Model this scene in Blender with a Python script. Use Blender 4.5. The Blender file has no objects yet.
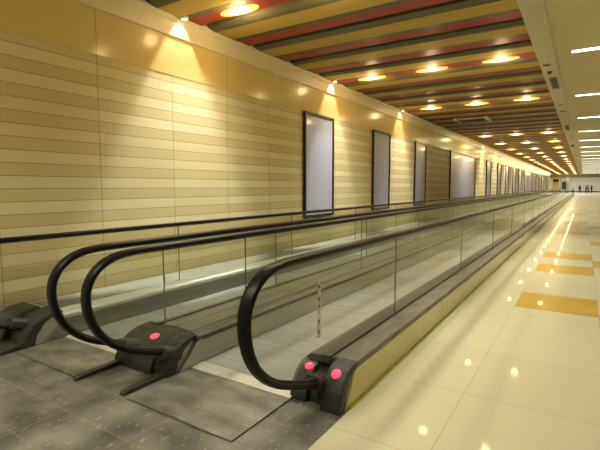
import bpy, math, random
from mathutils import Vector
random.seed(4)
S = bpy.context.scene
C = S.collection
PI = math.pi

# ------------------------------------------------------------------ helpers
class MB:
    """collects polygons with material slots, builds ONE mesh object"""
    def __init__(s): s.v = []; s.f = []; s.m = []; s.sm = []
    def add(s, vs, fs, m=0, smooth=False):
        o = len(s.v); s.v += [tuple(p) for p in vs]
        for f in fs:
            s.f.append(tuple(i + o for i in f)); s.m.append(m); s.sm.append(smooth)
    def quad(s, a, b, c, d, m=0): s.add([a, b, c, d], [(0, 1, 2, 3)], m)
    def box(s, x0, x1, y0, y1, z0, z1, m=0):
        s.add([(x0,y0,z0),(x1,y0,z0),(x1,y1,z0),(x0,y1,z0),(x0,y0,z1),(x1,y0,z1),(x1,y1,z1),(x0,y1,z1)],
              [(0,3,2,1),(4,5,6,7),(0,1,5,4),(1,2,6,5),(2,3,7,6),(3,0,4,7)], m)
    def prism_x(s, prof, x0, x1, m=0, smooth=False, mside=None):
        """polygon prof of (y,z) extruded along X"""
        n = len(prof)
        s.add([(x0,y,z) for y,z in prof] + [(x1,y,z) for y,z in prof],
              [(i,(i+1)%n,(i+1)%n+n,i+n) for i in range(n)], m, smooth)
        s.add([(x0,y,z) for y,z in prof], [tuple(range(n-1,-1,-1))], m if mside is None else mside)
        s.add([(x1,y,z) for y,z in prof], [tuple(range(n))], m if mside is None else mside)
    def prism_y(s, prof, y0, y1, m=0, mats=None):
        """polygon prof of (x,z) extruded along Y"""
        n = len(prof)
        for i in range(n):
            a, b = prof[i], prof[(i+1) % n]
            s.quad((a[0],y0,a[1]),(b[0],y0,b[1]),(b[0],y1,b[1]),(a[0],y1,a[1]), mats[i] if mats else m)
        s.add([(x,y0,z) for x,z in prof], [tuple(range(n))], m)
        s.add([(x,y1,z) for x,z in prof], [tuple(range(n-1,-1,-1))], m)
    def lathe(s, prof, seg=16, c=(0,0,0), m=0, axis='z', smooth=True):
        vs = []; n = len(prof)
        for k in range(seg):
            a = 2*PI*k/seg
            for r, h in prof:
                if axis == 'z': p = (c[0]+r*math.cos(a), c[1]+r*math.sin(a), c[2]+h)
                elif axis == 'x': p = (c[0]+h, c[1]+r*math.cos(a), c[2]+r*math.sin(a))
                else: p = (c[0]+r*math.cos(a), c[1]+h, c[2]+r*math.sin(a))
                vs.append(p)
        fs = []
        for k in range(seg):
            for i in range(n-1):
                fs.append((k*n+i, ((k+1)%seg)*n+i, ((k+1)%seg)*n+i+1, k*n+i+1))
        s.add(vs, fs, m, smooth)
    def build(s, name, mats, parent=None, bevel=0):
        top = parent
        while top is not None and top.parent: top = top.parent
        L = top.location if top is not None else (0, 0, 0)
        me = bpy.data.meshes.new(name); me.from_pydata([(p[0]-L[0], p[1]-L[1], p[2]-L[2]) for p in s.v], [], s.f)
        if not isinstance(mats, (list, tuple)): mats = [mats]
        for q in mats: me.materials.append(q)
        for p, mi, sm in zip(me.polygons, s.m, s.sm): p.material_index = mi; p.use_smooth = sm
        import bmesh
        bm = bmesh.new(); bm.from_mesh(me); bmesh.ops.remove_doubles(bm, verts=bm.verts, dist=1e-5)
        bmesh.ops.recalc_face_normals(bm, faces=bm.faces); bm.to_mesh(me); bm.free()
        o = bpy.data.objects.new(name, me); C.objects.link(o)
        if bevel:
            b = o.modifiers.new('bevel', 'BEVEL'); b.width = bevel; b.segments = 2; b.limit_method = 'ANGLE'; b.angle_limit = 0.6
        if parent:
            o.parent = parent
        return o

def tag(o, label, cat, group=None, kind=None):
    o['label'] = label; o['category'] = cat
    if group: o['group'] = group
    if kind: o['kind'] = kind
    return o
def thing(name, loc, label, cat, group=None):
    o = bpy.data.objects.new(name, None); o.location = loc; o.empty_display_size = .1; C.objects.link(o)
    return tag(o, label, cat, group)
def struct(o): o['kind'] = 'structure'; return o
def dup(root, loc, label, group=None):
    r = root.copy(); C.objects.link(r); r.location = loc; r['label'] = label
    if group: r['group'] = group
    for ch in list(root.children):
        c = ch.copy(); C.objects.link(c); c.parent = r
        for g in list(ch.children):
            d = g.copy(); C.objects.link(d); d.parent = c
    return r

# ------------------------------------------------------------------ materials
def mat(name, col, rough=.5, metal=0., spec=.5, coat=0., emit=None, es=0.):
    m = bpy.data.materials.new(name); m.use_nodes = True
    b = m.node_tree.nodes['Principled BSDF']
    b.inputs['Base Color'].default_value = (*col, 1); b.inputs['Roughness'].default_value = rough
    b.inputs['Metallic'].default_value = metal; b.inputs['Specular IOR Level'].default_value = spec
    b.inputs['Coat Weight'].default_value = coat; b.inputs['Coat Roughness'].default_value = .08
    if emit: b.inputs['Emission Color'].default_value = (*emit, 1); b.inputs['Emission Strength'].default_value = es
    return m
class NT:
    def __init__(s, m): s.t = m.node_tree; s.b = s.t.nodes['Principled BSDF']
    def n(s, typ, **kw):
        x = s.t.nodes.new(typ)
        for k, v in kw.items(): setattr(x, k, v)
        return x
    def l(s, a, b): s.t.links.new(a, b)
    def pos(s):
        g = s.n('ShaderNodeNewGeometry'); x = s.n('ShaderNodeSeparateXYZ'); s.l(g.outputs['Position'], x.inputs[0]); return g.outputs['Position'], x
    def math(s, op, a, b=None, c=None):
        x = s.n('ShaderNodeMath', operation=op)
        for i, q in enumerate((a, b, c)):
            if q is None: continue
            if isinstance(q, (int, float)): x.inputs[i].default_value = q
            else: s.l(q, x.inputs[i])
        return x.outputs[0]
    def mix(s, f, a, b, blend='MIX'):
        x = s.n('ShaderNodeMix', data_type='RGBA', blend_type=blend)
        if isinstance(f, (int, float)): x.inputs[0].default_value = f
        else: s.l(f, x.inputs[0])
        for i, q in ((6, a), (7, b)):
            if isinstance(q, tuple): x.inputs[i].default_value = (*q, 1)
            else: s.l(q, x.inputs[i])
        return x.outputs[2]
    def noise(s, vec, scale, detail=3, sc=(1,1,1)):
        mp = s.n('ShaderNodeMapping'); mp.inputs['Scale'].default_value = sc; s.l(vec, mp.inputs[0])
        x = s.n('ShaderNodeTexNoise'); x.inputs['Scale'].default_value = scale; x.inputs['Detail'].default_value = detail
        s.l(mp.outputs[0], x.inputs['Vector']); return x.outputs['Fac']
    def ramp(s, f, a, b):
        x = s.n('ShaderNodeMapRange'); x.inputs[1].default_value = a; x.inputs[2].default_value = b; s.l(f, x.inputs[0]); return x.outputs[0]
    def bump(s, h, strength, dist=.01):
        x = s.n('ShaderNodeBump'); x.inputs['Strength'].default_value = strength; x.inputs['Distance'].default_value = dist
        s.l(h, x.inputs['Height']); s.l(x.outputs[0], s.b.inputs['Normal'])
    def col(s, c): s.l(c, s.b.inputs['Base Color'])
def noisy(name, c1, c2, scale=6, sc=(1,1,1), **kw):
    m = mat(name, c1, **kw); t = NT(m); p, _ = t.pos()
    t.col(t.mix(t.ramp(t.noise(p, scale, 4, sc), .3, .7), c1, c2)); return m

# striped wall: alternating light and dark boards with thin grooves and vertical joints
SEAM = 1.06
m_wall = mat('striped_wall_boards', (.6,.5,.27), rough=.55, spec=.12)
t = NT(m_wall); p, x = t.pos()
zz = t.math('DIVIDE', x.outputs[2], .25)
fr = t.math('FRACT', zz)
alt = t.math('GREATER_THAN', fr, .5)
board = t.n('ShaderNodeTexWhiteNoise', noise_dimensions='2D')
cv = t.n('ShaderNodeCombineXYZ')
t.l(t.math('FLOOR', t.math('DIVIDE', x.outputs[2], .125)), cv.inputs[0])
t.l(t.math('FLOOR', t.math('DIVIDE', t.math('SUBTRACT', x.outputs[1], 2.99), SEAM)), cv.inputs[1])
t.l(cv.outputs[0], board.inputs['Vector'])
c = t.mix(alt, (.565,.49,.285), (.665,.605,.41))
c = t.mix(t.math('MULTIPLY', t.ramp(board.outputs['Value'], 0, 1), .22), c, (.42,.30,.11))
c = t.mix(t.math('MULTIPLY', t.noise(p, 3, 3, (1,.25,10)), .16), c, (.36,.25,.09))
f2 = t.math('FRACT', t.math('DIVIDE', x.outputs[2], .125))
g1 = t.math('LESS_THAN', f2, .06)
g2 = t.math('LESS_THAN', t.math('FRACT', t.math('DIVIDE', t.math('SUBTRACT', x.outputs[1], 2.99), SEAM)), .008)
gr = t.math('MAXIMUM', g1, g2)
t.col(t.mix(t.math('MULTIPLY', gr, .6), c, (.10,.06,.02)))
t.bump(t.math('SUBTRACT', 1, gr), .35, .006)

m_band = mat('glossy_wall_band', (.49,.40,.155), rough=.4, spec=.08, coat=.22); m_band.node_tree.nodes['Principled BSDF'].inputs['Coat Roughness'].default_value = .15
t = NT(m_band); p, x = t.pos()
g2 = t.math('LESS_THAN', t.math('FRACT', t.math('DIVIDE', t.math('SUBTRACT', x.outputs[1], 2.99), SEAM*2)), .005)
t.col(t.mix(t.math('MULTIPLY', g2, .5), (.56,.44,.17), (.12,.08,.03)))
m_cornice = noisy('cornice_paint', (.60,.52,.32), (.64,.56,.36), rough=.4)
m_cream = noisy('cream_ceiling_panel', (.70,.64,.34), (.74,.68,.38), scale=1.2, rough=.45)
m_soffit = noisy('soffit_paint', (.66,.60,.40), (.70,.64,.44), scale=2, rough=.45)
m_plain = noisy('plain_cream_wall', (.66,.58,.38), (.70,.62,.42), scale=1.5, rough=.5)
m_white = noisy('white_wall', (.72,.70,.62), (.78,.76,.68), rough=.5)
m_gold = noisy('gold_slat', (.56,.38,.08), (.62,.44,.11), scale=2, sc=(.3,6,1), rough=.65, spec=.15)
m_shadeslat = noisy('olive_shaded_slat_edge', (.13,.115,.065), (.17,.15,.085), scale=2, sc=(.3,6,1), rough=.6, spec=.15)  # olive grey stands in for shading on the curved slat edges
m_red = noisy('red_slat_recess', (.36,.05,.028), (.42,.065,.035), scale=2, sc=(.3,6,1), rough=.5, spec=.25)
m_black = mat('black_void', (.012,.010,.008), rough=.8)
m_rubber = mat('black_handrail_rubber', (.005,.005,.005), rough=.38, spec=.16)
m_newel = noisy('black_newel_plastic', (.008,.008,.008), (.036,.036,.034), scale=14, sc=(1,.5,1), rough=.5)
m_gasket = mat('dark_glass_joint', (.17,.175,.13), rough=.6)
m_steel = noisy('brushed_deck_steel', (.10,.098,.085), (.20,.195,.17), scale=7, sc=(3,.5,3), rough=.4, metal=.3)
m_inner = noisy('dark_inner_deck', (.06,.058,.052), (.12,.115,.10), scale=5, sc=(3,.3,3), rough=.38, metal=.3)
m_skirt = noisy('brushed_skirt_steel', (.34,.33,.265), (.42,.41,.34), scale=5, sc=(3,.25,3), rough=.3, metal=.5)
m_pale = noisy('pale_inner_deck', (.34,.34,.32), (.42,.42,.40), scale=5, sc=(3,.3,3), rough=.4)
m_dskirt = noisy('grey_skirt_panel', (.12,.12,.11), (.17,.17,.155), scale=5, sc=(3,.3,3), rough=.35, metal=.2)
m_clad = noisy('glossy_olive_cladding', (.56,.51,.19), (.60,.55,.23), scale=2, sc=(1,.3,1), rough=.16, coat=.2)
t = NT(m_clad); p, x = t.pos(); old = t.b.inputs['Base Color'].links[0].from_socket
t.col(t.mix(t.math('MULTIPLY', t.math('LESS_THAN', t.math('FRACT', t.math('DIVIDE', t.math('SUBTRACT', x.outputs[1], 4.6), 2.4)), .004), .6), old, (.06,.05,.02)))
m_trim = mat('lime_floor_strip', (.36,.36,.03), rough=.4)
m_alu = noisy('aluminium_comb', (.42,.41,.37), (.52,.51,.46), scale=9, rough=.35, metal=.3)
m_button = mat('pink_red_lens', (.85,.06,.13), rough=.3, emit=(1,.08,.16), es=.35)
m_frame = mat('black_panel_frame', (.012,.011,.012), rough=.35)
m_panel = noisy('frosted_lilac_panel', (.36,.38,.53), (.41,.43,.58), scale=1.0, sc=(1,1,.3), rough=.3, spec=.15, coat=.2)
m_lamp = mat('warm_lamp_lens', (1,.6,.2), emit=(1,.62,.20), es=7)
m_lampglow = mat('painted_lamp_glow', (.8,.4,.15), rough=.4, emit=(1,.30,.045), es=1.5)  # emission painted in for the orange glow around each lamp
m_wash = mat('white_lamp_lens', (1,1,1), emit=(1,.88,.62), es=12)
m_tube = mat('linear_lamp_lens', (1,1,1), emit=(.93,1,.82), es=2.6)
m_farlamp = mat('far_lamp_lens', (1,1,1), emit=(1,.97,.9), es=4.2)
m_grey = noisy('grey_column_panel', (.26,.25,.23), (.33,.32,.29), rough=.4)
m_vent = noisy('grey_vent_metal', (.30,.30,.24), (.36,.36,.29), scale=8, rough=.4, metal=.3)
m_dark = mat('dark_fitting', (.03,.03,.028), rough=.5)

# pallets: grey metal with fine lengthwise grooves and a joint at every pallet
m_pallet = mat('grooved_pallet_metal', (.3,.29,.26), rough=.34, metal=.15)
t = NT(m_pallet); p, x = t.pos()
gx = t.math('FRACT', t.math('DIVIDE', x.outputs[0], .018))
gy = t.math('LESS_THAN', t.math('FRACT', t.math('DIVIDE', x.outputs[1], .135)), .07)
c = t.mix(t.ramp(t.noise(p, 2.5, 3, (.6,3,1)), .3, .7), (.25,.255,.26), (.35,.355,.36))
c = t.mix(t.math('MULTIPLY', t.math('LESS_THAN', gx, .35), .25), c, (.10,.095,.08))
t.col(t.mix(t.math('MULTIPLY', gy, .45), c, (.08,.075,.06)))
t.bump(t.math('GREATER_THAN', gx, .35), .15, .004)

# glass: clear with a slight green tint, mirror-like at grazing angles
m_glass = bpy.data.materials.new('green_tinted_glass'); m_glass.use_nodes = True
nt = m_glass.node_tree; nt.nodes.clear()
o_ = nt.nodes.new('ShaderNodeOutputMaterial'); mx = nt.nodes.new('ShaderNodeMixShader')
tr = nt.nodes.new('ShaderNodeBsdfTransparent'); gl = nt.nodes.new('ShaderNodeBsdfGlossy'); fr = nt.nodes.new('ShaderNodeFresnel')
tr.inputs[0].default_value = (.955,.965,.935,1); gl.inputs[0].default_value = (.95,1,.92,1); gl.inputs['Roughness'].default_value = .02
fr.inputs[0].default_value = 1.58
ge = nt.nodes.new('ShaderNodeNewGeometry'); iv = nt.nodes.new('ShaderNodeMath'); iv.operation = 'SUBTRACT'; iv.inputs[0].default_value = 1
mu = nt.nodes.new('ShaderNodeMath'); mu.operation = 'MULTIPLY'
nt.links.new(ge.outputs['Backfacing'], iv.inputs[1]); nt.links.new(iv.outputs[0], mu.inputs[0]); nt.links.new(fr.outputs[0], mu.inputs[1])
nt.links.new(mu.outputs[0], mx.inputs[0]); nt.links.new(tr.outputs[0], mx.inputs[1]); nt.links.new(gl.outputs[0], mx.inputs[2]); nt.links.new(mx.outputs[0], o_.inputs[0])

# floor tiles
def tile_mat(name, c1, c2, rough):
    m = mat(name, c1, rough=rough, spec=.2); t = NT(m); p, x = t.pos()
    w = t.n('ShaderNodeTexWhiteNoise', noise_dimensions='2D'); cv = t.n('ShaderNodeCombineXYZ')
    tx = t.math('DIVIDE', t.math('ADD', x.outputs[0], .62), .82); ty = t.math('DIVIDE', t.math('SUBTRACT', x.outputs[1], 3.03), .86)
    t.l(t.math('FLOOR', tx), cv.inputs[0]); t.l(t.math('FLOOR', ty), cv.inputs[1]); t.l(cv.outputs[0], w.inputs['Vector'])
    c = t.mix(t.math('MULTIPLY', w.outputs['Value'], .5), c1, c2)
    c = t.mix(t.math('MULTIPLY', t.ramp(t.noise(p, 1.6, 4, (1,2.2,1)), .35, .7), .4), c, c2)
    ax = t.math('ABSOLUTE', t.math('SUBTRACT', t.math('FRACT', t.math('ADD', tx, .5)), .5))
    ay = t.math('ABSOLUTE', t.math('SUBTRACT', t.math('FRACT', t.math('ADD', ty, .5)), .5))
    g = t.math('LESS_THAN', t.math('MINIMUM', ax, ay), .005)
    t.col(t.mix(t.math('MULTIPLY', g, .3), c, (.16,.13,.06)))
    t.b.inputs['Coat Weight'].default_value = .08; t.b.inputs['Coat Roughness'].default_value = .03; return m
m_tile = tile_mat('polished_cream_tile', (.64,.60,.46), (.58,.545,.41), .32)
m_yellow = tile_mat('polished_yellow_tile', (.58,.36,.01), (.52,.32,.01), .32)
m_granite = mat('dark_granite', (.05,.046,.04), rough=.5)
t = NT(m_granite); p, x = t.pos()
c = t.mix(t.ramp(t.noise(p, 3.5, 5), .35, .7), (.06,.059,.053), (.19,.183,.16))
c = t.mix(t.math('MULTIPLY', t.math('GREATER_THAN', t.noise(p, 45, 2, (1,.35,1)), .66), .6), c, (.34,.31,.25))
tx = t.math('FRACT', t.math('DIVIDE', t.math('ADD', x.outputs[0], 3.3), .62)); ty = t.math('FRACT', t.math('DIVIDE', t.math('SUBTRACT', x.outputs[1], 1.43), .3))
g = t.math('MAXIMUM', t.math('LESS_THAN', tx, .012), t.math('LESS_THAN', ty, .022))
t.col(t.mix(t.math('MULTIPLY', g, .6), c, (.22,.19,.14)))
m_plate = mat('worn_landing_plate', (.1,.09,.07), rough=.42, metal=.25)
t = NT(m_plate); p, x = t.pos()
c = t.mix(t.ramp(t.noise(p, 4, 6, (1,1.8,1)), .3, .72), (.08,.077,.066), (.27,.26,.225))
gx = t.math('LESS_THAN', t.math('FRACT', t.math('DIVIDE', x.outputs[1], .028)), .3)
t.col(t.mix(t.math('MULTIPLY', gx, .3), c, (.04,.036,.03)))

# ------------------------------------------------------------------ room
WX, ZC, YE, YB, XR = -4.6, 3.6, 94., -7., 5.0
WALL_END = 80.
fl = MB()
fl.quad((WX-.4,YB,0),(-1.175,YB,0),(-1.175,2.62,0),(WX-.4,2.62,0), 2)
fl.quad((WX-.4,2.62,0),(-1.175,2.62,0),(-1.175,86,0),(WX-.4,86,0), 0)
xs = [-1.175] + [-.62 + .82*k for k in range(7)] + [XR+.3]
r0 = int(math.floor((YB-3.03)/.86)); rows = range(r0, 106)
yellow = {(1,3),(1,6),(1,8),(2,2),(2,7),(2,11),(1,14),(1,19),(1,20),(2,17),(1,26),(2,24),(1,33),(2,30),(1,40),(2,39),(1,47),(3,5),(3,9),(4,3),(4,12),(3,15),(5,7)}
for j in rows:
    y0, y1 = max(YB, 3.03+.86*j), min(94.0, 3.03+.86*(j+1))
    if y1 <= y0: continue
    for i in range(len(xs)-1):
        fl.quad((xs[i],y0,0),(xs[i+1],y0,0),(xs[i+1],y1,0),(xs[i],y1,0), 1 if (i,j) in yellow else 0)
fl.quad((-16,86,0),(-1.175,86,0),(-1.175,94,0),(-16,94,0), 0)
fl.quad((-16,94,0),(XR+.3,94,0),(XR+.3,128,0),(-16,128,0), 0)
struct(fl.build('floor', [m_tile, m_yellow, m_granite]))

ZB = 2.85
w = MB(); w.box(WX-.3, WX, YB, WALL_END, 0, ZB, 0); w.box(WX-.3, WX+.004, YB, WALL_END, ZB, 3.5, 1); w.box(WX-.3, WX, YB, WALL_END, 3.5, 4.0, 1)
struct(w.build('wall_left', [m_wall, m_band]))
w = MB(); w.prism_y([(WX-.02,3.34),(WX+.018,3.34),(WX+.024,3.35),(WX+.024,3.52),(WX+.05,3.56),(WX+.05,3.63),(WX-.02,3.63)], YB, WALL_END)
struct(w.build('trim_1', m_cornice))
w = MB(); w.box(XR, XR+.3, YB, 128, 0, 4.2); struct(w.build('wall_right', m_plain))
w = MB(); w.box(-5.2, XR+.3, YB-.3, YB, 0, 4.2); struct(w.build('wall_back', m_plain))

# slatted ceiling: gold panels, edges coloured olive for their curve's shading, red recessed channels and black gaps
PITCH, LAMP_Y = 1.0325, 8.55
SX0, SX1 = WX+.04, -.77
c = MB()
k0 = int(math.floor((YB-LAMP_Y)/PITCH)); y = 0
k = k0
while LAMP_Y + PITCH*k < YE:
    a = LAMP_Y - .125 + PITCH*k
    prof = [(a,3.608,2),(a+.25,3.608,3),(a+.25,3.68,3),(a+.39,3.68,1),(a+.39,3.622,1),(a+.47,3.604,1),(a+.54,3.598,0),(a+.86,3.598,0),(a+.90,3.598,1),(a+PITCH-.03,3.603,1),(a+PITCH,3.608,1)]
    for i in range(len(prof)-1):
        (ya,za,mi),(yb,zb,_) = prof[i], prof[i+1]
        c.quad((SX0,ya,za),(SX1,ya,za),(SX1,yb,zb),(SX0,yb,zb), mi)
    k += 1
c.box(WX-.3, SX1, YB, YE, 3.76, 4.0, 3)
struct(c.build('ceiling', [m_gold, m_shadeslat, m_red, m_black]))
c = MB(); c.box(-.5, XR+.1, YB, YE, 3.6, 4.0); struct(c.build('ceiling_right', m_cream))
w = MB(); w.box(SX1, -.5, YB, YE, 3.57, 4.0); struct(w.build('trim_2', m_soffit))
# end fascia and far hall
w = MB(); w.box(-16, XR+.1, YE, YE+.6, 3.0, 4.0); struct(w.build('trim_3', m_grey))
w = MB(); w.box(-16, XR+.3, 128, 128.3, 0, 5); struct(w.build('wall_far', m_white))
w = MB(); w.box(-16, XR, 127.95, 128, 0, .28); struct(w.build('baseboard_far', m_dark))
w = MB(); w.box(-16.3, -16, 79, 128, 0, 5); w.box(-16, WX-.3, 79, 79.3, 0, 5); struct(w.build('wall_end', m_plain))
w = MB(); w.box(-16.3, XR+.3, YE+.6, 128.3, 3.9, 4.2); w.box(-16.3, WX-.3, 79, YE, 3.62, 4.0); struct(w.build('ceiling_end', m_white))

# ------------------------------------------------------------------ moving walkways
REL = [(.75,-.83),(.62,-.80),(.45,-.745),(.24,-.655),(.11,-.55),(.035,-.435),(0,-.31),(.01,-.19),(.075,-.09),(.19,-.025),(.34,-.003),(.6,0)]
def catmull(P, n=6):
    out = []
    for i in range(len(P)-1):
        p0, p1, p2, p3 = P[max(i-1,0)], P[i], P[i+1], P[min(i+2,len(P)-1)]
        for q in range(n):
            u = q/n
            out.append(tuple(.5*((2*p1[j]) + (-p0[j]+p2[j])*u + (2*p0[j]-5*p1[j]+4*p2[j]-p3[j])*u*u + (-p0[j]+3*p1[j]-3*p2[j]+p3[j])*u**3) for j in (0,1)))
    out.append(P[-1]); return out
CURVE = catmull(REL)
FAR = 82.5
def rail_path(y0, zt, yf):
    near = [(y0+a, zt+b) for a, b in CURVE]
    far = [(yf-a, zt+b) for a, b in reversed(CURVE)]
    return near + far
def sweep(x, path, prof, m):
    b = MB(); n = len(prof); vs = []
    for i, (y, z) in enumerate(path):
        a, c2 = path[max(i-1,0)], path[min(i+1,len(path)-1)]
        dy, dz = c2[0]-a[0], c2[1]-a[1]; L = math.hypot(dy, dz) or 1; dy /= L; dz /= L
        for u, v in prof: vs.append((x+u, y-dz*v, z+dy*v))
    fs = [(i*n+j, i*n+(j+1)%n, (i+1)*n+(j+1)%n, (i+1)*n+j) for i in range(len(path)-1) for j in range(n)]
    fs += [tuple(range(n)), tuple((len(path)-1)*n+j for j in range(n-1,-1,-1))]
    b.add(vs, fs, 0, True); return b
RPROF = [(.040*math.copysign(abs(math.cos(a))**.6, math.cos(a)), .019*math.copysign(abs(math.sin(a))**.7, math.sin(a))) for a in [2*PI*k/16 for k in range(16)]]
GPROF = [(-.010,-.030),(.010,-.030),(.010,-.012),(-.010,-.012)]

def balustrade(root, x, y0, zt, zd, joints0, step=2.5):
    """handrail loop and the row of glass panels under it"""
    path = rail_path(y0, zt, FAR)
    rail = sweep(x, path, RPROF, 0).build('handrail', m_rubber, root)
    sweep(x, path, GPROF, 0).build('guide_rail', m_dark, rail)
    curve = [(y0+a, zt+b) for a, b in CURVE]
    # glass: inset curve, only above the deck
    ins = []
    for i, (y, z) in enumerate(curve):
        a, c2 = curve[max(i-1,0)], curve[min(i+1,len(curve)-1)]
        dy, dz = c2[0]-a[0], c2[1]-a[1]; L = math.hypot(dy, dz); ins.append((y+dz/L*.03, z-dy/L*.03))
    ins = [q for q in ins if q[1] > zd]
    js = list(joints0)
    while js[-1]+step < FAR-2: js.append(js[-1]+step)
    g = .004
    def panel(poly, y_end=None):
        b = MB(); b.prism_x(poly, x-.006, x+.006, 0)
        o = b.build('glass_panel', [m_glass, m_gasket], root)
        if y_end is not None:
            s = MB(); s.box(x-.0065, x+.0065, y_end-.0025, y_end+.0025, zd, zt-.03); s.build('joint_seal', m_gasket, o)
    poly = [(ins[0][0], zd-.02)] + ins + [(js[0]-g, zt-.03), (js[0]-g, zd-.02)]
    panel(poly, js[0])
    for a, b2 in zip(js[:-1], js[1:]):
        panel([(a+g,zd-.02),(a+g,zt-.03),(b2-g,zt-.03),(b2-g,zd-.02)], b2)
    f = [(y0+FAR-q[0], q[1]) for q in reversed(ins)]
    panel([(js[-1]+g,zd-.02),(js[-1]+g,zt-.03)] + f + [(f[-1][0], zd-.02)])
    return rail

def cap_profile(yf, zt, ky=.86):
    outer = [(0,0),(.015,.07),(.05,.145),(.11,.215),(.19,.262),(.29,.288),(.42,.298)]
    s = zt/.298
    return [(yf+a*ky, b*s) for a, b in outer] + [(yf+a*ky, q) for a, q in ((.42, zt-.035), (.31, zt-.045), (.23, zt-.085), (.15, zt*.35), (.12, 0))]
def newel(root, x0, x1, yf, zt, ky=.86, name='newel_box', bev=.012, mirror=False):
    pr = cap_profile(yf, zt, ky)
    b = MB(); b.prism_x(pr, x0, x1, 0); 
    # solid core under the cap
    core = [(yf+a*ky, q) for a, q in ((.10,0),(.13,zt*.35),(.22,zt-.08),(.30,zt-.04),(.55,zt-.04),(.55,0))]
    b.prism_x(core, x0+.012, x1-.012, 1)
    if mirror: b.v = [(x, FAR+1.5-y, z) for x, y, z in b.v]
    return b.build(name, [m_newel, m_skirt], root, bevel=bev)
def collar(nw, x, y, z, ang):
    b = MB(); ca, sa = math.cos(ang), math.sin(ang)
    hw, hh, L = .062, .045, .085
    pts = []
    for u in (-L, L):
        k = 1.0 if u < 0 else 1.12
        for s in [(-hw*.75,-hh),(hw*.75,-hh),(hw,-hh*.5),(hw,hh*.5),(hw*.75,hh),(-hw*.75,hh),(-hw,hh*.5),(-hw,-hh*.5)]:
            pts.append((x+s[0]*k, y+u*ca-s[1]*k*sa, z+u*sa+s[1]*k*ca))
    b.add(pts, [(i,(i+1)%8,(i+1)%8+8,i+8) for i in range(8)] + [tuple(range(8)), tuple(range(15,7,-1))])
    return b.build('handrail_inlet', m_dark, nw, bevel=.006)
def lens(nw, x, y, z, ny, nz, r=.03):
    """round pink lamp lens lying on a sloping surface with normal (0,ny,nz)"""
    b = MB(); vs = []; seg = 18
    rings = [(r*1.12,-.004,1),(r*1.12,.003,1),(r,.006,0),(r*.85,.011,0),(r*.5,.015,0)]
    L = math.hypot(ny, nz); ny /= L; nz /= L
    for rr, h, _ in rings:
        for k in range(seg):
            a = 2*PI*k/seg; u, v = rr*math.cos(a), rr*math.sin(a)
            vs.append((x+u, y+v*nz+h*ny, z-v*ny+h*nz))
    fs = [(i*seg+k, i*seg+(k+1)%seg, (i+1)*seg+(k+1)%seg, (i+1)*seg+k) for i in range(len(rings)-1) for k in range(seg)]
    b.add(vs, fs + [tuple((len(rings)-1)*seg+k for k in range(seg))], 0, True)
    o = b.build('indicator_light', m_button, nw); o['label'] = 'round pink-red indicator light'; return o

def belt(root, x0, x1, y0, y1):
    b = MB(); b.box(x0, x1, y0, y1, .004, .02); b.build('pallet_belt', m_pallet, root)
def comb(root, x0, x1, y0, y1):
    b = MB(); b.prism_x([(y0,.003),(y0,.016),(y1-.02,.026),(y1,.021),(y1,.003)], x0, x1)
    # comb teeth
    n = int((x1-x0)/.03)
    for i in range(n):
        xa = x0 + (i+.25)*(x1-x0)/n
        b.box(xa, xa+.012, y1-.002, y1+.03, .020, .0245)
    for i in range(4):
        xc = x0 + (i+.5)*(x1-x0)/4; b.lathe([(.011,0),(.011,.003),(0,.004)], 10, (xc, (y0+y1)/2, .0215))
    b.build('comb_plate', m_alu, root)
def plate(root, x0, x1, y0, y1):
    b = MB(); b.box(x0, x1, y0, y1, .001, .012); b.build('landing_plate', m_plate, root, bevel=.003)
def inner(root, xg, xe, zd, y0, y1, name='inner_deck'):
    """sloping deck between glass and skirt, then skirt panel"""
    s = 1 if xe > xg else -1
    b = MB(); prof = [(xg, zd+.005), (xe-.02*s, zd-.005), (xe, zd-.025), (xe, zd-.05), (xg, zd-.05)]
    b.prism_y(prof, y0, y1); b.build(name, m_inner, root, bevel=0)
    b = MB(); b.prism_x([(y0-.18,.0),(y0+.02,zd-.05),(y1-.02,zd-.05),(y1+.18,0)], xe-.015*s, xe); b.build('skirt_panel', m_skirt, root)
    b = MB(); b.box(min(xe,xe+.004*s), max(xe,xe+.004*s), y0+.05, y1-.05, zd-.056, zd-.046); b.build('skirt_strip', m_dark, root)

def vec_norm(yf, zt, q, ky=.86):   # point and normal on the cap front at fraction along the profile
    pr = cap_profile(yf, zt, ky)[:7]; i = int(q); u = q - i
    a, b = pr[i], pr[i+1]; y = a[0]+(b[0]-a[0])*u; z = a[1]+(b[1]-a[1])*u
    return y, z, -(b[1]-a[1]), (b[0]-a[0])

# --- near walkway (beside the tiled floor)
W1 = thing('moving_walkway', (-2.0, 2.3, 0), 'moving walkway nearest the yellow-tiled floor, grey belt between glass balustrades with black handrails', 'moving walkway')
R_X, R_Z, R_D = -1.365, .985, .26
MR_X, ML_X, M_Z, M_D = -2.565, -2.925, .965, .255
F_X, F_Z, F_D = -4.17, .943, .24
balustrade(W1, R_X, 1.62, R_Z, R_D, [3.68])
balustrade(W1, MR_X, 1.535, M_Z, M_D, [3.07])
YF = FAR - .55
# right side decks
b = MB(); b.prism_y([(R_X+.018,R_D),(R_X+.02,R_D+.012),(-1.20,R_D-.006),(-1.19,R_D-.02),(-1.19,R_D-.05),(R_X+.018,R_D-.05)], 2.52, YF); b.build('outer_deck', m_steel, W1)
b = MB(); b.box(R_X-.014, R_X+.018, 2.52, YF, R_D-.03, R_D-.004); b.build('glass_channel', m_dark, W1)
inner(W1, R_X-.014, -1.555, R_D, 2.52, YF)
b = MB(); b.prism_x([(2.37,0),(2.50,R_D-.04),(YF,R_D-.04),(YF+.18,0)], -1.215, -1.185); cl = b.build('outer_cladding', m_clad, W1)
b = MB(); b.box(-1.187, -1.165, 2.42, YF+.1, 0, .006); b.build('floor_strip', m_trim, W1)
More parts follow.
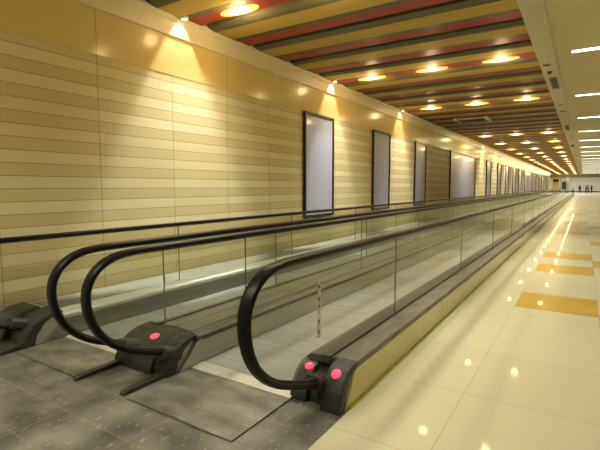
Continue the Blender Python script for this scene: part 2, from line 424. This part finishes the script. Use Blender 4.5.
# middle decks (shared between the two walkways)
b = MB(); b.prism_y([(-2.743,M_D-.05),(-2.743,M_D+.012),(MR_X-.016,M_D),(MR_X-.016,M_D-.05)], 2.40, YF); b.build('outer_deck', m_steel, W1)
b = MB(); b.box(MR_X-.016, MR_X+.014, 2.45, YF, M_D-.03, M_D-.002); b.build('glass_channel', m_dark, W1)
inner(W1, MR_X+.014, -2.475, M_D, 2.38, YF)
belt(W1, -2.465, -1.565, 2.43, 83.0); comb(W1, -2.47, -1.56, 2.30, 2.43); plate(W1, -2.47, -1.56, 1.73, 2.298)
# newels
n1 = newel(W1, -1.585, -1.455, 2.33, .225, .62)
n1b = newel(W1, -1.335, -1.185, 2.29, .268, .62)
n1c = newel(W1, -1.455, -1.335, 2.36, .195, .62)
y_, z_, a_, c_ = vec_norm(2.33, .225, 4.0, .62); lens(n1, -1.50, y_, z_, a_, c_, .028)
y_, z_, a_, c_ = vec_norm(2.29, .268, 3.6, .62); lens(n1b, -1.262, y_, z_, a_, c_, .030)
collar(n1c, R_X-.01, 2.36, .150, -.32)
n2m = newel(W1, -2.745, -2.655, 2.06, .248, bev=.003)
n2b = newel(W1, -2.655, -2.50, 2.08, .252)
collar(n2b, MR_X, 2.16, .155, -.32)
def guide_bar(nw, xb, ya, yb):
    b = MB(); b.prism_x([(ya,.0),(ya+.004,.022),(ya+.03,.032),(yb,.036),(yb,0)], xb-.026, xb+.026); b.build('guide_bar', m_dark, nw, bevel=.008)
guide_bar(n2b, -2.545, 1.74, 2.11)
for x0, x1, zt in ((-1.585,-1.455,.225),(-1.335,-1.185,.268),(-1.455,-1.335,.195),(-2.745,-2.50,.25)):
    newel(W1, x0, x1, 2.36, zt, .7, mirror=True)
# strip of small marks stuck on the glass near the loop
b = MB(); b.box(R_X+.0065, R_X+.008, 2.312, 2.352, .455, .815)
st = b.build('glass_sticker', noisy('clear_sticker', (.72,.72,.62), (.40,.40,.33), scale=26, rough=.3), W1); st['label'] = 'narrow grey vertical sticker on glass'
b = MB()
for zc in (.49, .56, .655, .70, .78): b.lathe([(.012,0),(.012,.0012),(0,.0015)], 10, (R_X+.008, 2.332, zc), axis='x')
b.build('sticker_marks', noisy('sticker_ink', (.10,.10,.085), (.2,.2,.17), scale=40), st)

# --- far walkway (beside the striped wall)
W2 = thing('moving_walkway', (-3.5, 2.2, 0), 'moving walkway running along the striped wall, behind the nearer walkway', 'moving walkway')
balustrade(W2, ML_X, 1.515, M_Z, M_D, [2.44, 4.04])
b = MB(); b.prism_y([(ML_X+.016,M_D-.05),(ML_X+.016,M_D),(-2.747,M_D+.012),(-2.747,M_D-.05)], 2.40, YF); b.build('outer_deck', m_steel, W2)
n2 = newel(W2, -3.09, -2.745, 2.06, .248, bev=.003)
newel(W2, -3.09, -2.747, 2.36, .25, .7, mirror=True)
y_, z_, a_, c_ = vec_norm(2.06, .248, 4.1); lens(n2, -2.80, y_, z_, a_, c_, .034)
collar(n2, ML_X, 2.10, .163, -.32); guide_bar(n2, -3.035, 1.70, 2.07)
balustrade(W2, F_X, 1.27, F_Z, F_D, [3.72])
b = MB(); b.box(ML_X-.014, ML_X+.016, 2.45, YF, M_D-.03, M_D-.002); b.build('glass_channel', m_dark, W2)
inner(W2, ML_X-.014, -3.03, M_D, 2.38, YF)
b = MB(); b.box(F_X-.016, F_X+.014, 2.2, YF, F_D-.03, F_D-.002); b.build('glass_channel', m_dark, W2)
b = MB(); b.prism_y([(F_X+.014,F_D-.05),(F_X+.014,F_D+.005),(-4.00,F_D-.005),(-3.985,F_D-.025),(-3.985,F_D-.05)], 2.15, YF); b.build('inner_deck', m_pale, W2)
b = MB(); b.prism_x([(1.98,.0),(2.17,F_D-.05),(YF-.02,F_D-.05),(YF+.18,0)], -3.985, -3.97); b.build('skirt_panel', m_dskirt, W2)
b = MB(); b.prism_y([(WX+.005,F_D-.05),(WX+.005,F_D+.004),(F_X-.016,F_D),(F_X-.016,F_D-.05)], 2.2, YF); b.build('outer_deck', m_steel, W2)
belt(W2, -3.965, -3.035, 2.28, 83.0); comb(W2, -3.97, -3.035, 2.16, 2.28); plate(W2, -3.97, -3.10, 1.73, 2.158)
n3 = newel(W2, -4.26, -3.985, 1.80, .27)
n3b = newel(W2, -4.58, -4.26, 1.74, .275)
collar(n3, F_X, 1.86, .185, -.32)
b = MB(); b.prism_x([(1.55,.0),(1.56,.02),(1.84,.05),(1.84,0)], -4.56, -4.0); b.build('newel_apron', m_newel, n3, bevel=.006)
newel(W2, -4.55, -3.985, 2.36, .30, mirror=True)

# ------------------------------------------------------------------ display panels on the wall
ordn = ['first','second','third','fourth','fifth','sixth','seventh','eighth','ninth','tenth','eleventh','twelfth','thirteenth','fourteenth','fifteenth','sixteenth','seventeenth','eighteenth','nineteenth','twentieth','twenty-first','twenty-second','twenty-third','twenty-fourth']
def display(y0, y1, label):
    t = thing('display_panel', (WX, (y0+y1)/2, .79), label, 'display panel', 'display panels along the striped wall')
    z0, z1, f = .79, 2.845, .045
    b = MB()
    for a, b2, c1, c2 in ((y0,y1,z0,z0+f),(y0,y1,z1-f,z1),(y0,y0+f,z0+f,z1-f),(y1-f,y1,z0+f,z1-f)): b.box(WX+.005, WX+.055, a, b2, c1, c2)
    b.build('frame', m_frame, t, bevel=.004)
    b = MB(); b.box(WX+.006, WX+.03, y0+f, y1-f, z0+f, z1-f); b.build('frosted_panel', m_panel, t)
spans = [(7.26,8.43),(10.55,11.70),(13.88,15.04),(18.3,23.15),(26.2,27.5),(29.9,31.2),(33.3,34.6),(37.0,38.4),(40.7,42.2),(45.1,50.1)]
yy = 52.9
while yy < 77: spans.append((yy, yy+1.3)); yy += 3.45
for i, (a, b2) in enumerate(spans):
    if i == 0: L = 'tall narrow lilac-grey display panel in black frame, nearest and largest on the striped wall'
    elif i == 3: L = 'wide lilac-grey display panel in black frame, the nearer of the two wide ones'
    elif i == 9: L = 'wide display panel far down the wall, the farther of the two wide ones'
    elif i < 9: L = 'tall narrow display panel in black frame, %s along the striped wall from the near end' % ordn[i]
    elif i < 13: L = 'tiny narrow display panel, %s beyond the farther wide panel' % ordn[i-10]
    else: L = 'tiny narrow display panel near the far end of the striped wall, %s from the end' % ordn[len(spans)-1-i].replace('first','nearest')
    display(a, b2, L)

# ------------------------------------------------------------------ lamps
SP = 4.13
def spot(name, loc, power, col, ang, blend, rot=(0,0,0), r=.03, parent=None):
    l = bpy.data.lights.new(name, 'SPOT'); l.energy = power; l.color = col; l.spot_size = ang; l.spot_blend = blend; l.shadow_soft_size = r
    o = bpy.data.objects.new(name, l); o.location = loc; o.rotation_euler = rot; C.objects.link(o); return o
# downlights in the red channels
def make_downlight(loc, label):
    t = thing('ceiling_downlight', loc, label, 'ceiling light', 'warm downlights in the slatted ceiling')
    x, y, z = loc
    def oval(rings, m):
        b = MB(); n = 24; vs = []
        for rx, ry, h in rings:
            for q in range(n): vs.append((x+rx*math.cos(2*PI*q/n), y+ry*math.sin(2*PI*q/n), z+h))
        fs = [(i*n+q, i*n+(q+1)%n, (i+1)*n+(q+1)%n, (i+1)*n+q) for i in range(len(rings)-1) for q in range(n)]
        b.add(vs, fs + [tuple((len(rings)-1)*n+q for q in range(n))], 0, True); return b
    oval([(.30,.115,.0),(.30,.115,-.006),(.26,.095,-.008)], 0).build('lamp_glow_oval', m_lampglow, t)  # glowing oval imitating the lamp's glow on the red strip
    oval([(.17,.07,-.0075),(.15,.06,-.012),(.08,.03,-.015)], 0).build('lens', m_lamp, t)
    return t
DX = [(-3.75,'nearest the left wall'), (-2.53,'in the middle'), (-1.33,'nearest the white soffit')]
rows_ = [-2,-1,0,1,3,4,5,6,7,8,9,10,11,12,13,14,15,16,17,18,19,20]  # first row is out of view, added to brighten the landing
first = None; vis = 0
for k in rows_:
    if k >= 0: vis += 1
    for xd, wh in DX:
        loc = (xd, LAMP_Y + SP*k, 3.607)
        if k < -1: L = 'unseen ceiling downlight of the row added to light the landing, %s' % wh
        elif k < 0: L = 'warm ceiling downlight of the row almost overhead, %s' % wh
        elif vis == 1: L = 'large bright orange downlight in the nearest red ceiling channel, %s' % wh
        elif vis <= 12: L = 'warm downlight, %s lit row of the slatted ceiling, %s' % (ordn[vis-1], wh)
        else: L = 'tiny orange downlight in the far rows of the slatted ceiling, close to the hall end'
        if first is None: first = make_downlight(loc, L)
        else: dup(first, loc, L)
        spot('downlight_beam', (xd, LAMP_Y+SP*k, 3.585), 120, (.95,1,.78), 2.2, .9, r=.14)
        l = bpy.data.lights.new('downlight_glow', 'POINT'); l.energy = 9; l.color = (1,.76,.36); l.shadow_soft_size = .08
        o = bpy.data.objects.new('downlight_glow', l); o.location = (xd, LAMP_Y+SP*k, 3.535); C.objects.link(o)
# wall washers in the cornice
fw = None; kk = 0
for k in [-3,-2,-1,0,1,4,5,6,7,8,9,10,11,12,13,14,15,16]:
    yk = 8.32 + SP*k
    if k >= 0: kk += 1
    if k < 0: L = 'wall-washing spotlight at the top of the near wall, %s before the first framed panel' % ordn[-k-1]
    elif k <= 1: L = 'white spotlight at the cornice just beyond the %s framed panel' % ordn[k]
    else: L = 'tiny white spotlight in the cornice, %s of its row counted from the nearest framed panel' % ordn[kk-1]
    loc = (WX+.115, yk, 3.60)
    if fw is None:
        fw = thing('wall_spotlight', loc, L, 'spotlight', 'wall-washing spotlights along the cornice')
        b = MB(); b.lathe([(.052,.03),(.052,-.03),(.040,-.032),(.038,-.016)], 16, loc); b.build('housing', m_cornice, fw)
        b = MB(); b.lathe([(.038,-.018),(.03,-.024),(0,-.026)], 14, loc); b.build('lens', m_wash, fw)
    else: dup(fw, loc, L, 'wall-washing spotlights along the cornice')
    o = spot('spotlight_beam', (WX+.115, yk, 3.565), 95, (1,1,.96), math.radians(84), .3, rot=(0,math.radians(30),0), r=.012)
    # asymmetric wall-washer optics: the beam holds its strength down the wall
    o.data.use_nodes = True; ln = o.data.node_tree; em = [q for q in ln.nodes if q.type == 'EMISSION'][0]
    ff = ln.nodes.new('ShaderNodeLightFalloff'); ff.inputs['Strength'].default_value = 1.0
    ln.links.new(ff.outputs['Constant'], em.inputs['Strength'])
# linear lights in the cream ceiling
fl_ = None; vis = 0
for k in range(-3, 20):
    yk = 8.62 + 4.16*k
    if k >= 0: vis += 1
    if k < 0: L = 'long linear ceiling light in the cream ceiling overhead, %s back from the nearest in view' % ordn[-k-1]
    elif vis <= 9: L = 'white linear light in the cream ceiling, %s from the near end' % ordn[vis-1]
    else: L = 'thin white linear light far down the cream ceiling close to the fascia'
    loc = (-.27, yk, 3.6)
    if fl_ is None:
        fl_ = thing('ceiling_strip_light', loc, L, 'ceiling light', 'linear lights in the cream ceiling')
        b = MB()
        b.box(-.27, 4.4, yk-.085, yk+.085, 3.590, 3.5995)
        b.box(-.29,-.27,yk-.085,yk+.085,3.584,3.5995); b.box(4.4,4.42,yk-.085,yk+.085,3.584,3.5995); b.build('housing', m_cream, fl_)
        b = MB(); b.box(-.27, 4.4, yk-.065, yk+.065, 3.586, 3.590); b.build('diffuser', m_tube, fl_)
    else: dup(fl_, loc, L)

# ------------------------------------------------------------------ fittings in ceiling and soffit
t = thing('ceiling_vent', (-3.15, 15.4, 3.598), 'grey rectangular air vent hanging among the gold ceiling slats', 'air vent')
b = MB(); b.box(-3.62,-2.72,15.05,15.1,3.56,3.598); b.box(-3.62,-2.72,15.7,15.75,3.56,3.598)
for i in range(6): b.prism_x([(15.13+.1*i,3.565),(15.20+.1*i,3.592),(15.205+.1*i,3.588),(15.135+.1*i,3.561)], -3.60, -2.74)
b.build('louvre', m_vent, t)
b = MB(); b.box(-3.68,-3.60,14.95,15.85,3.545,3.598); b.box(-2.74,-2.66,14.95,15.85,3.545,3.598); b.build('end_bracket', m_soffit, t)
def soffit_disc(x, y, r, name, label, cat, grp=None):
    t = thing(name, (x,y,3.57), label, cat, grp)
    b = MB(); b.lathe([(r,0),(r,-.008),(r*.8,-.012)], 18, (x,y,3.57)); b.build('rim', m_vent, t)
    b = MB(); b.lathe([(r*.8,-.010),(r*.5,-.016),(0,-.018)], 18, (x,y,3.57)); b.build('grille', m_dark, t)
soffit_disc(-.665, 9.2, .075, 'ceiling_speaker', 'round grey speaker in the white soffit, nearest to the front', 'speaker')
t = thing('ceiling_sensor', (-.65,9.75,3.57), 'small dark pointed sensor between speaker and grille on the white soffit', 'sensor')
b = MB(); b.lathe([(.055,0),(.055,-.01),(.03,-.03),(.012,-.06),(0,-.062)], 14, (-.65,9.75,3.57)); b.build('sensor_cone', m_dark, t)
b = MB(); b.lathe([(.07,0),(.07,-.006),(.055,-.006)], 16, (-.65,9.75,3.57)); b.build('base', m_soffit, t)
def grille(y0, y1, label):
    t = thing('soffit_grille', (-.63,(y0+y1)/2,3.57), label, 'air grille')
    b = MB(); b.box(-.70,-.68,y0,y1,3.562,3.57); b.box(-.57,-.55,y0,y1,3.562,3.57); b.box(-.68,-.57,y0,y0+.02,3.562,3.57); b.box(-.68,-.57,y1-.02,y1,3.562,3.57); b.build('frame', m_vent, t)
    b = MB(); n = 9
    for i in range(n):
        ya = y0+.03+(y1-y0-.06)*i/n; b.box(-.68,-.57,ya,ya+.07,3.563,3.569)
    b.build('slats', m_dark, t)
grille(10.3, 11.5, 'large dark rectangular air grille in the white soffit, nearest one')
soffit_disc(-.615, 13.8, .06, 'ceiling_sensor', 'small dark round sensor on the soffit just beyond the large grille', 'sensor')
soffit_disc(-.61, 15.0, .08, 'ceiling_speaker', 'grey round speaker on the soffit, second from the front', 'speaker')
grille(18.4, 20.0, 'dark air grille in the white soffit, second from the front')
soffit_disc(-.57, 23.3, .08, 'ceiling_speaker', 'tiny round speaker on the soffit beyond the second grille', 'speaker')
grille(27.2, 28.8, 'small dark air grille in the soffit, third from the front')
soffit_disc(-.55, 36.2, .12, 'ceiling_speaker', 'tiny round speaker on the soffit, farthest one down the hall', 'speaker')

# ------------------------------------------------------------------ far end
m_kiosk = noisy('yellow_kiosk_panel', (.72,.55,.18), (.78,.62,.24), scale=3, rough=.4)
t = thing('kiosk', (-4.0, 85.8, 0), 'tall yellow kiosk with dark sign at the far end of the striped wall', 'kiosk')
b = MB(); b.box(-4.5,-3.5,85.4,86.2,0,2.9); b.build('body', m_kiosk, t, bevel=.03)
b = MB(); b.box(-4.35,-3.62,85.37,85.41,2.15,2.62); b.build('sign', m_dark, t)
for z in (.5, 1.05, 1.6): 
    b = MB(); b.box(-4.42,-3.58,85.36,85.41,z,z+.08); b.build('shelf', m_grey, t)
for ch in t.children: pass
for i, (xc, wd, yc, L) in enumerate([(-4.75,.7,118,'grey square column at far end, left one beside the yellow kiosk'),(-2.9,.5,108,'grey slim column at far end, between kiosk and people'),(3.4,.6,122,'grey square column at far end, right of the people')]):
    t = thing('column', (xc,yc,0), L, 'column')
    b = MB(); b.box(xc-wd/2,xc+wd/2,yc-wd/2,yc+wd/2,.12,3.9); b.build('shaft', m_grey, t, bevel=.03)
    b = MB(); b.box(xc-wd/2-.04,xc+wd/2+.04,yc-wd/2-.04,yc+wd/2+.04,0,.12); b.build('base', m_steel, t)
t = thing('door_1', (-4.0,127.9,0), 'dark doorway in the white far wall', 'door'); t['kind'] = 'structure'
b = MB(); b.box(-4.6,-3.3,127.9,128.0,0,2.5); b.build('door_leaf', m_dark, t)
b = MB(); b.box(-4.75,-4.6,127.85,128,0,2.65); b.box(-3.3,-3.15,127.85,128,0,2.65); b.box(-4.75,-3.15,127.85,128,2.5,2.65); b.build('door_frame', m_grey, t)
hl = None
for i, (yc, L) in enumerate([(99,'nearest'),(107,'second from the fascia'),(115,'third from the fascia'),(123,'farthest')]):
    L = 'long white ceiling light in the far hall beyond the fascia, ' + L
    if hl is None:
        hl = thing('hall_light', (-2.5,yc,3.9), L, 'ceiling light', 'white ceiling lights of the far hall')
        b = MB(); b.box(-9.5,4.5,yc-.45,yc+.45,3.80,3.899); b.build('housing', m_white, hl)
        b = MB(); b.box(-9.45,4.45,yc-.4,yc+.4,3.78,3.805); b.build('diffuser', m_farlamp, hl)
    else: dup(hl, (-2.5,yc,3.9), L)

# people: one skinned body each, with hair as a child
def person(loc, rz, top, trousers, label, pose=0, hair=(.02,.015,.01)):
    t = thing('person', loc, label, 'person')
    s = 1.0; lean = .05*pose
    J = {'pel':(0,0,.95),'wai':(0,-.01,1.08),'che':(0,-.02-lean,1.30),'nec':(0,-.02-lean*1.4,1.47),'hea':(0,-.04-lean*1.8,1.58),'top':(0,-.03-lean*1.8,1.71),
         'sl':(.18,-.02-lean,1.41),'el':(.24,.02-lean,1.14),'hl':(.23,-.10-lean*2,.90),'sr':(-.18,-.02-lean,1.41),'er':(-.24,.02-lean,1.14),'hr':(-.23,-.12-lean*2,.92),
         'll':(.09,0,.90),'kl':(.10,-.05,.50),'al':(.10,.06,.09),'fl':(.11,-.13,.04),'lr':(-.09,0,.90),'kr':(-.10,.0,.50),'ar':(-.10,.10,.09),'fr':(-.11,-.08,.04)}
    R = {'pel':.13,'wai':.12,'che':.14,'nec':.055,'hea':.09,'top':.075,'sl':.065,'el':.045,'hl':.035,'sr':.065,'er':.045,'hr':.035,'ll':.085,'kl':.06,'al':.042,'fl':.04,'lr':.085,'kr':.06,'ar':.042,'fr':.04}
    R = {k: v*1.25 for k, v in R.items()}
    E = [('pel','wai'),('wai','che'),('che','nec'),('nec','hea'),('hea','top'),('che','sl'),('sl','el'),('el','hl'),('che','sr'),('sr','er'),('er','hr'),('pel','ll'),('ll','kl'),('kl','al'),('al','fl'),('pel','lr'),('lr','kr'),('kr','ar'),('ar','fr')]
    K = list(J); me = bpy.data.meshes.new('body'); me.from_pydata([J[k] for k in K], [(K.index(a),K.index(b)) for a,b in E], [])
    o = bpy.data.objects.new('body', me); C.objects.link(o)
    sk = o.modifiers.new('skin','SKIN'); o.modifiers.new('sub','SUBSURF').levels = 1
    for i, k in enumerate(K):
        d = me.skin_vertices[0].data[i] if me.skin_vertices else None
        if d: d.radius = (R[k], R[k]); d.use_root = (k == 'pel')
    dg = bpy.context.evaluated_depsgraph_get(); m2 = bpy.data.meshes.new_from_object(o.evaluated_get(dg))
    bpy.data.objects.remove(o); 
    o = bpy.data.objects.new('body', m2); C.objects.link(o); o.parent = t
    m2.materials.clear()
    for q in (mat('top_cloth', top, .8), mat('trouser_cloth', trousers, .8), mat('skin', (.45,.26,.17), .5), mat('shoe', (.02,.02,.02), .5)): m2.materials.append(q)
    for pl in m2.polygons:
        z = pl.center.z; x = abs(pl.center.x)
        pl.material_index = 3 if z < .09 else (2 if z > 1.47 or (x > .19 and z < .95) else (1 if z < .97 else 0)); pl.use_smooth = True
    b = MB(); b.lathe([(0,.125),(.06,.11),(.095,.06),(.102,0),(.092,-.05)], 14, (0,-.015-lean*1.8,1.625)); h = b.build('hair', mat('hair', hair, .6)); h.parent = t
    t.rotation_euler = (0,0,rz); return t
person((-.75,112,0), .2, (.015,.015,.018), (.015,.015,.02), 'person in black standing alone at the far end, left of the group', 0)
person((.38,112,0), 1.2, (.02,.02,.022), (.03,.03,.04), 'person in dark clothes at left of the far group, leaning forward', 2)
person((.80,113,0), -.6, (.75,.5,.04), (.03,.03,.03), 'person in yellow top in the middle of the far group', 0)
person((1.38,112,0), -1.0, (.015,.015,.018), (.02,.02,.025), 'person in black at right of the far group, beside the yellow top', 1)

# ------------------------------------------------------------------ world, camera, view
w = bpy.data.worlds.new('world'); S.world = w; w.use_nodes = True
w.node_tree.nodes['Background'].inputs[0].default_value = (.9,.85,.7,1); w.node_tree.nodes['Background'].inputs[1].default_value = .05
cd = bpy.data.cameras.new('camera'); cam = bpy.data.objects.new('camera', cd); C.objects.link(cam)
cd.sensor_width = 36; cd.lens = 36*440/600; cd.clip_end = 400
cam.location = (0,0,1.4); cam.rotation_euler = (math.radians(90-5.0006), 0, math.radians(32.741))
S.camera = cam
vs = S.view_settings; vs.view_transform = 'Standard'; vs.look = 'None'; vs.exposure = 1.17; vs.gamma = 1; vs.use_curve_mapping = False
S.cycles.use_denoising = True; S.cycles.max_bounces = 8; S.cycles.diffuse_bounces = 4; S.cycles.transparent_max_bounces = 64
S.cycles.sample_clamp_indirect = 6; S.cycles.caustics_reflective = False; S.cycles.caustics_refractive = False
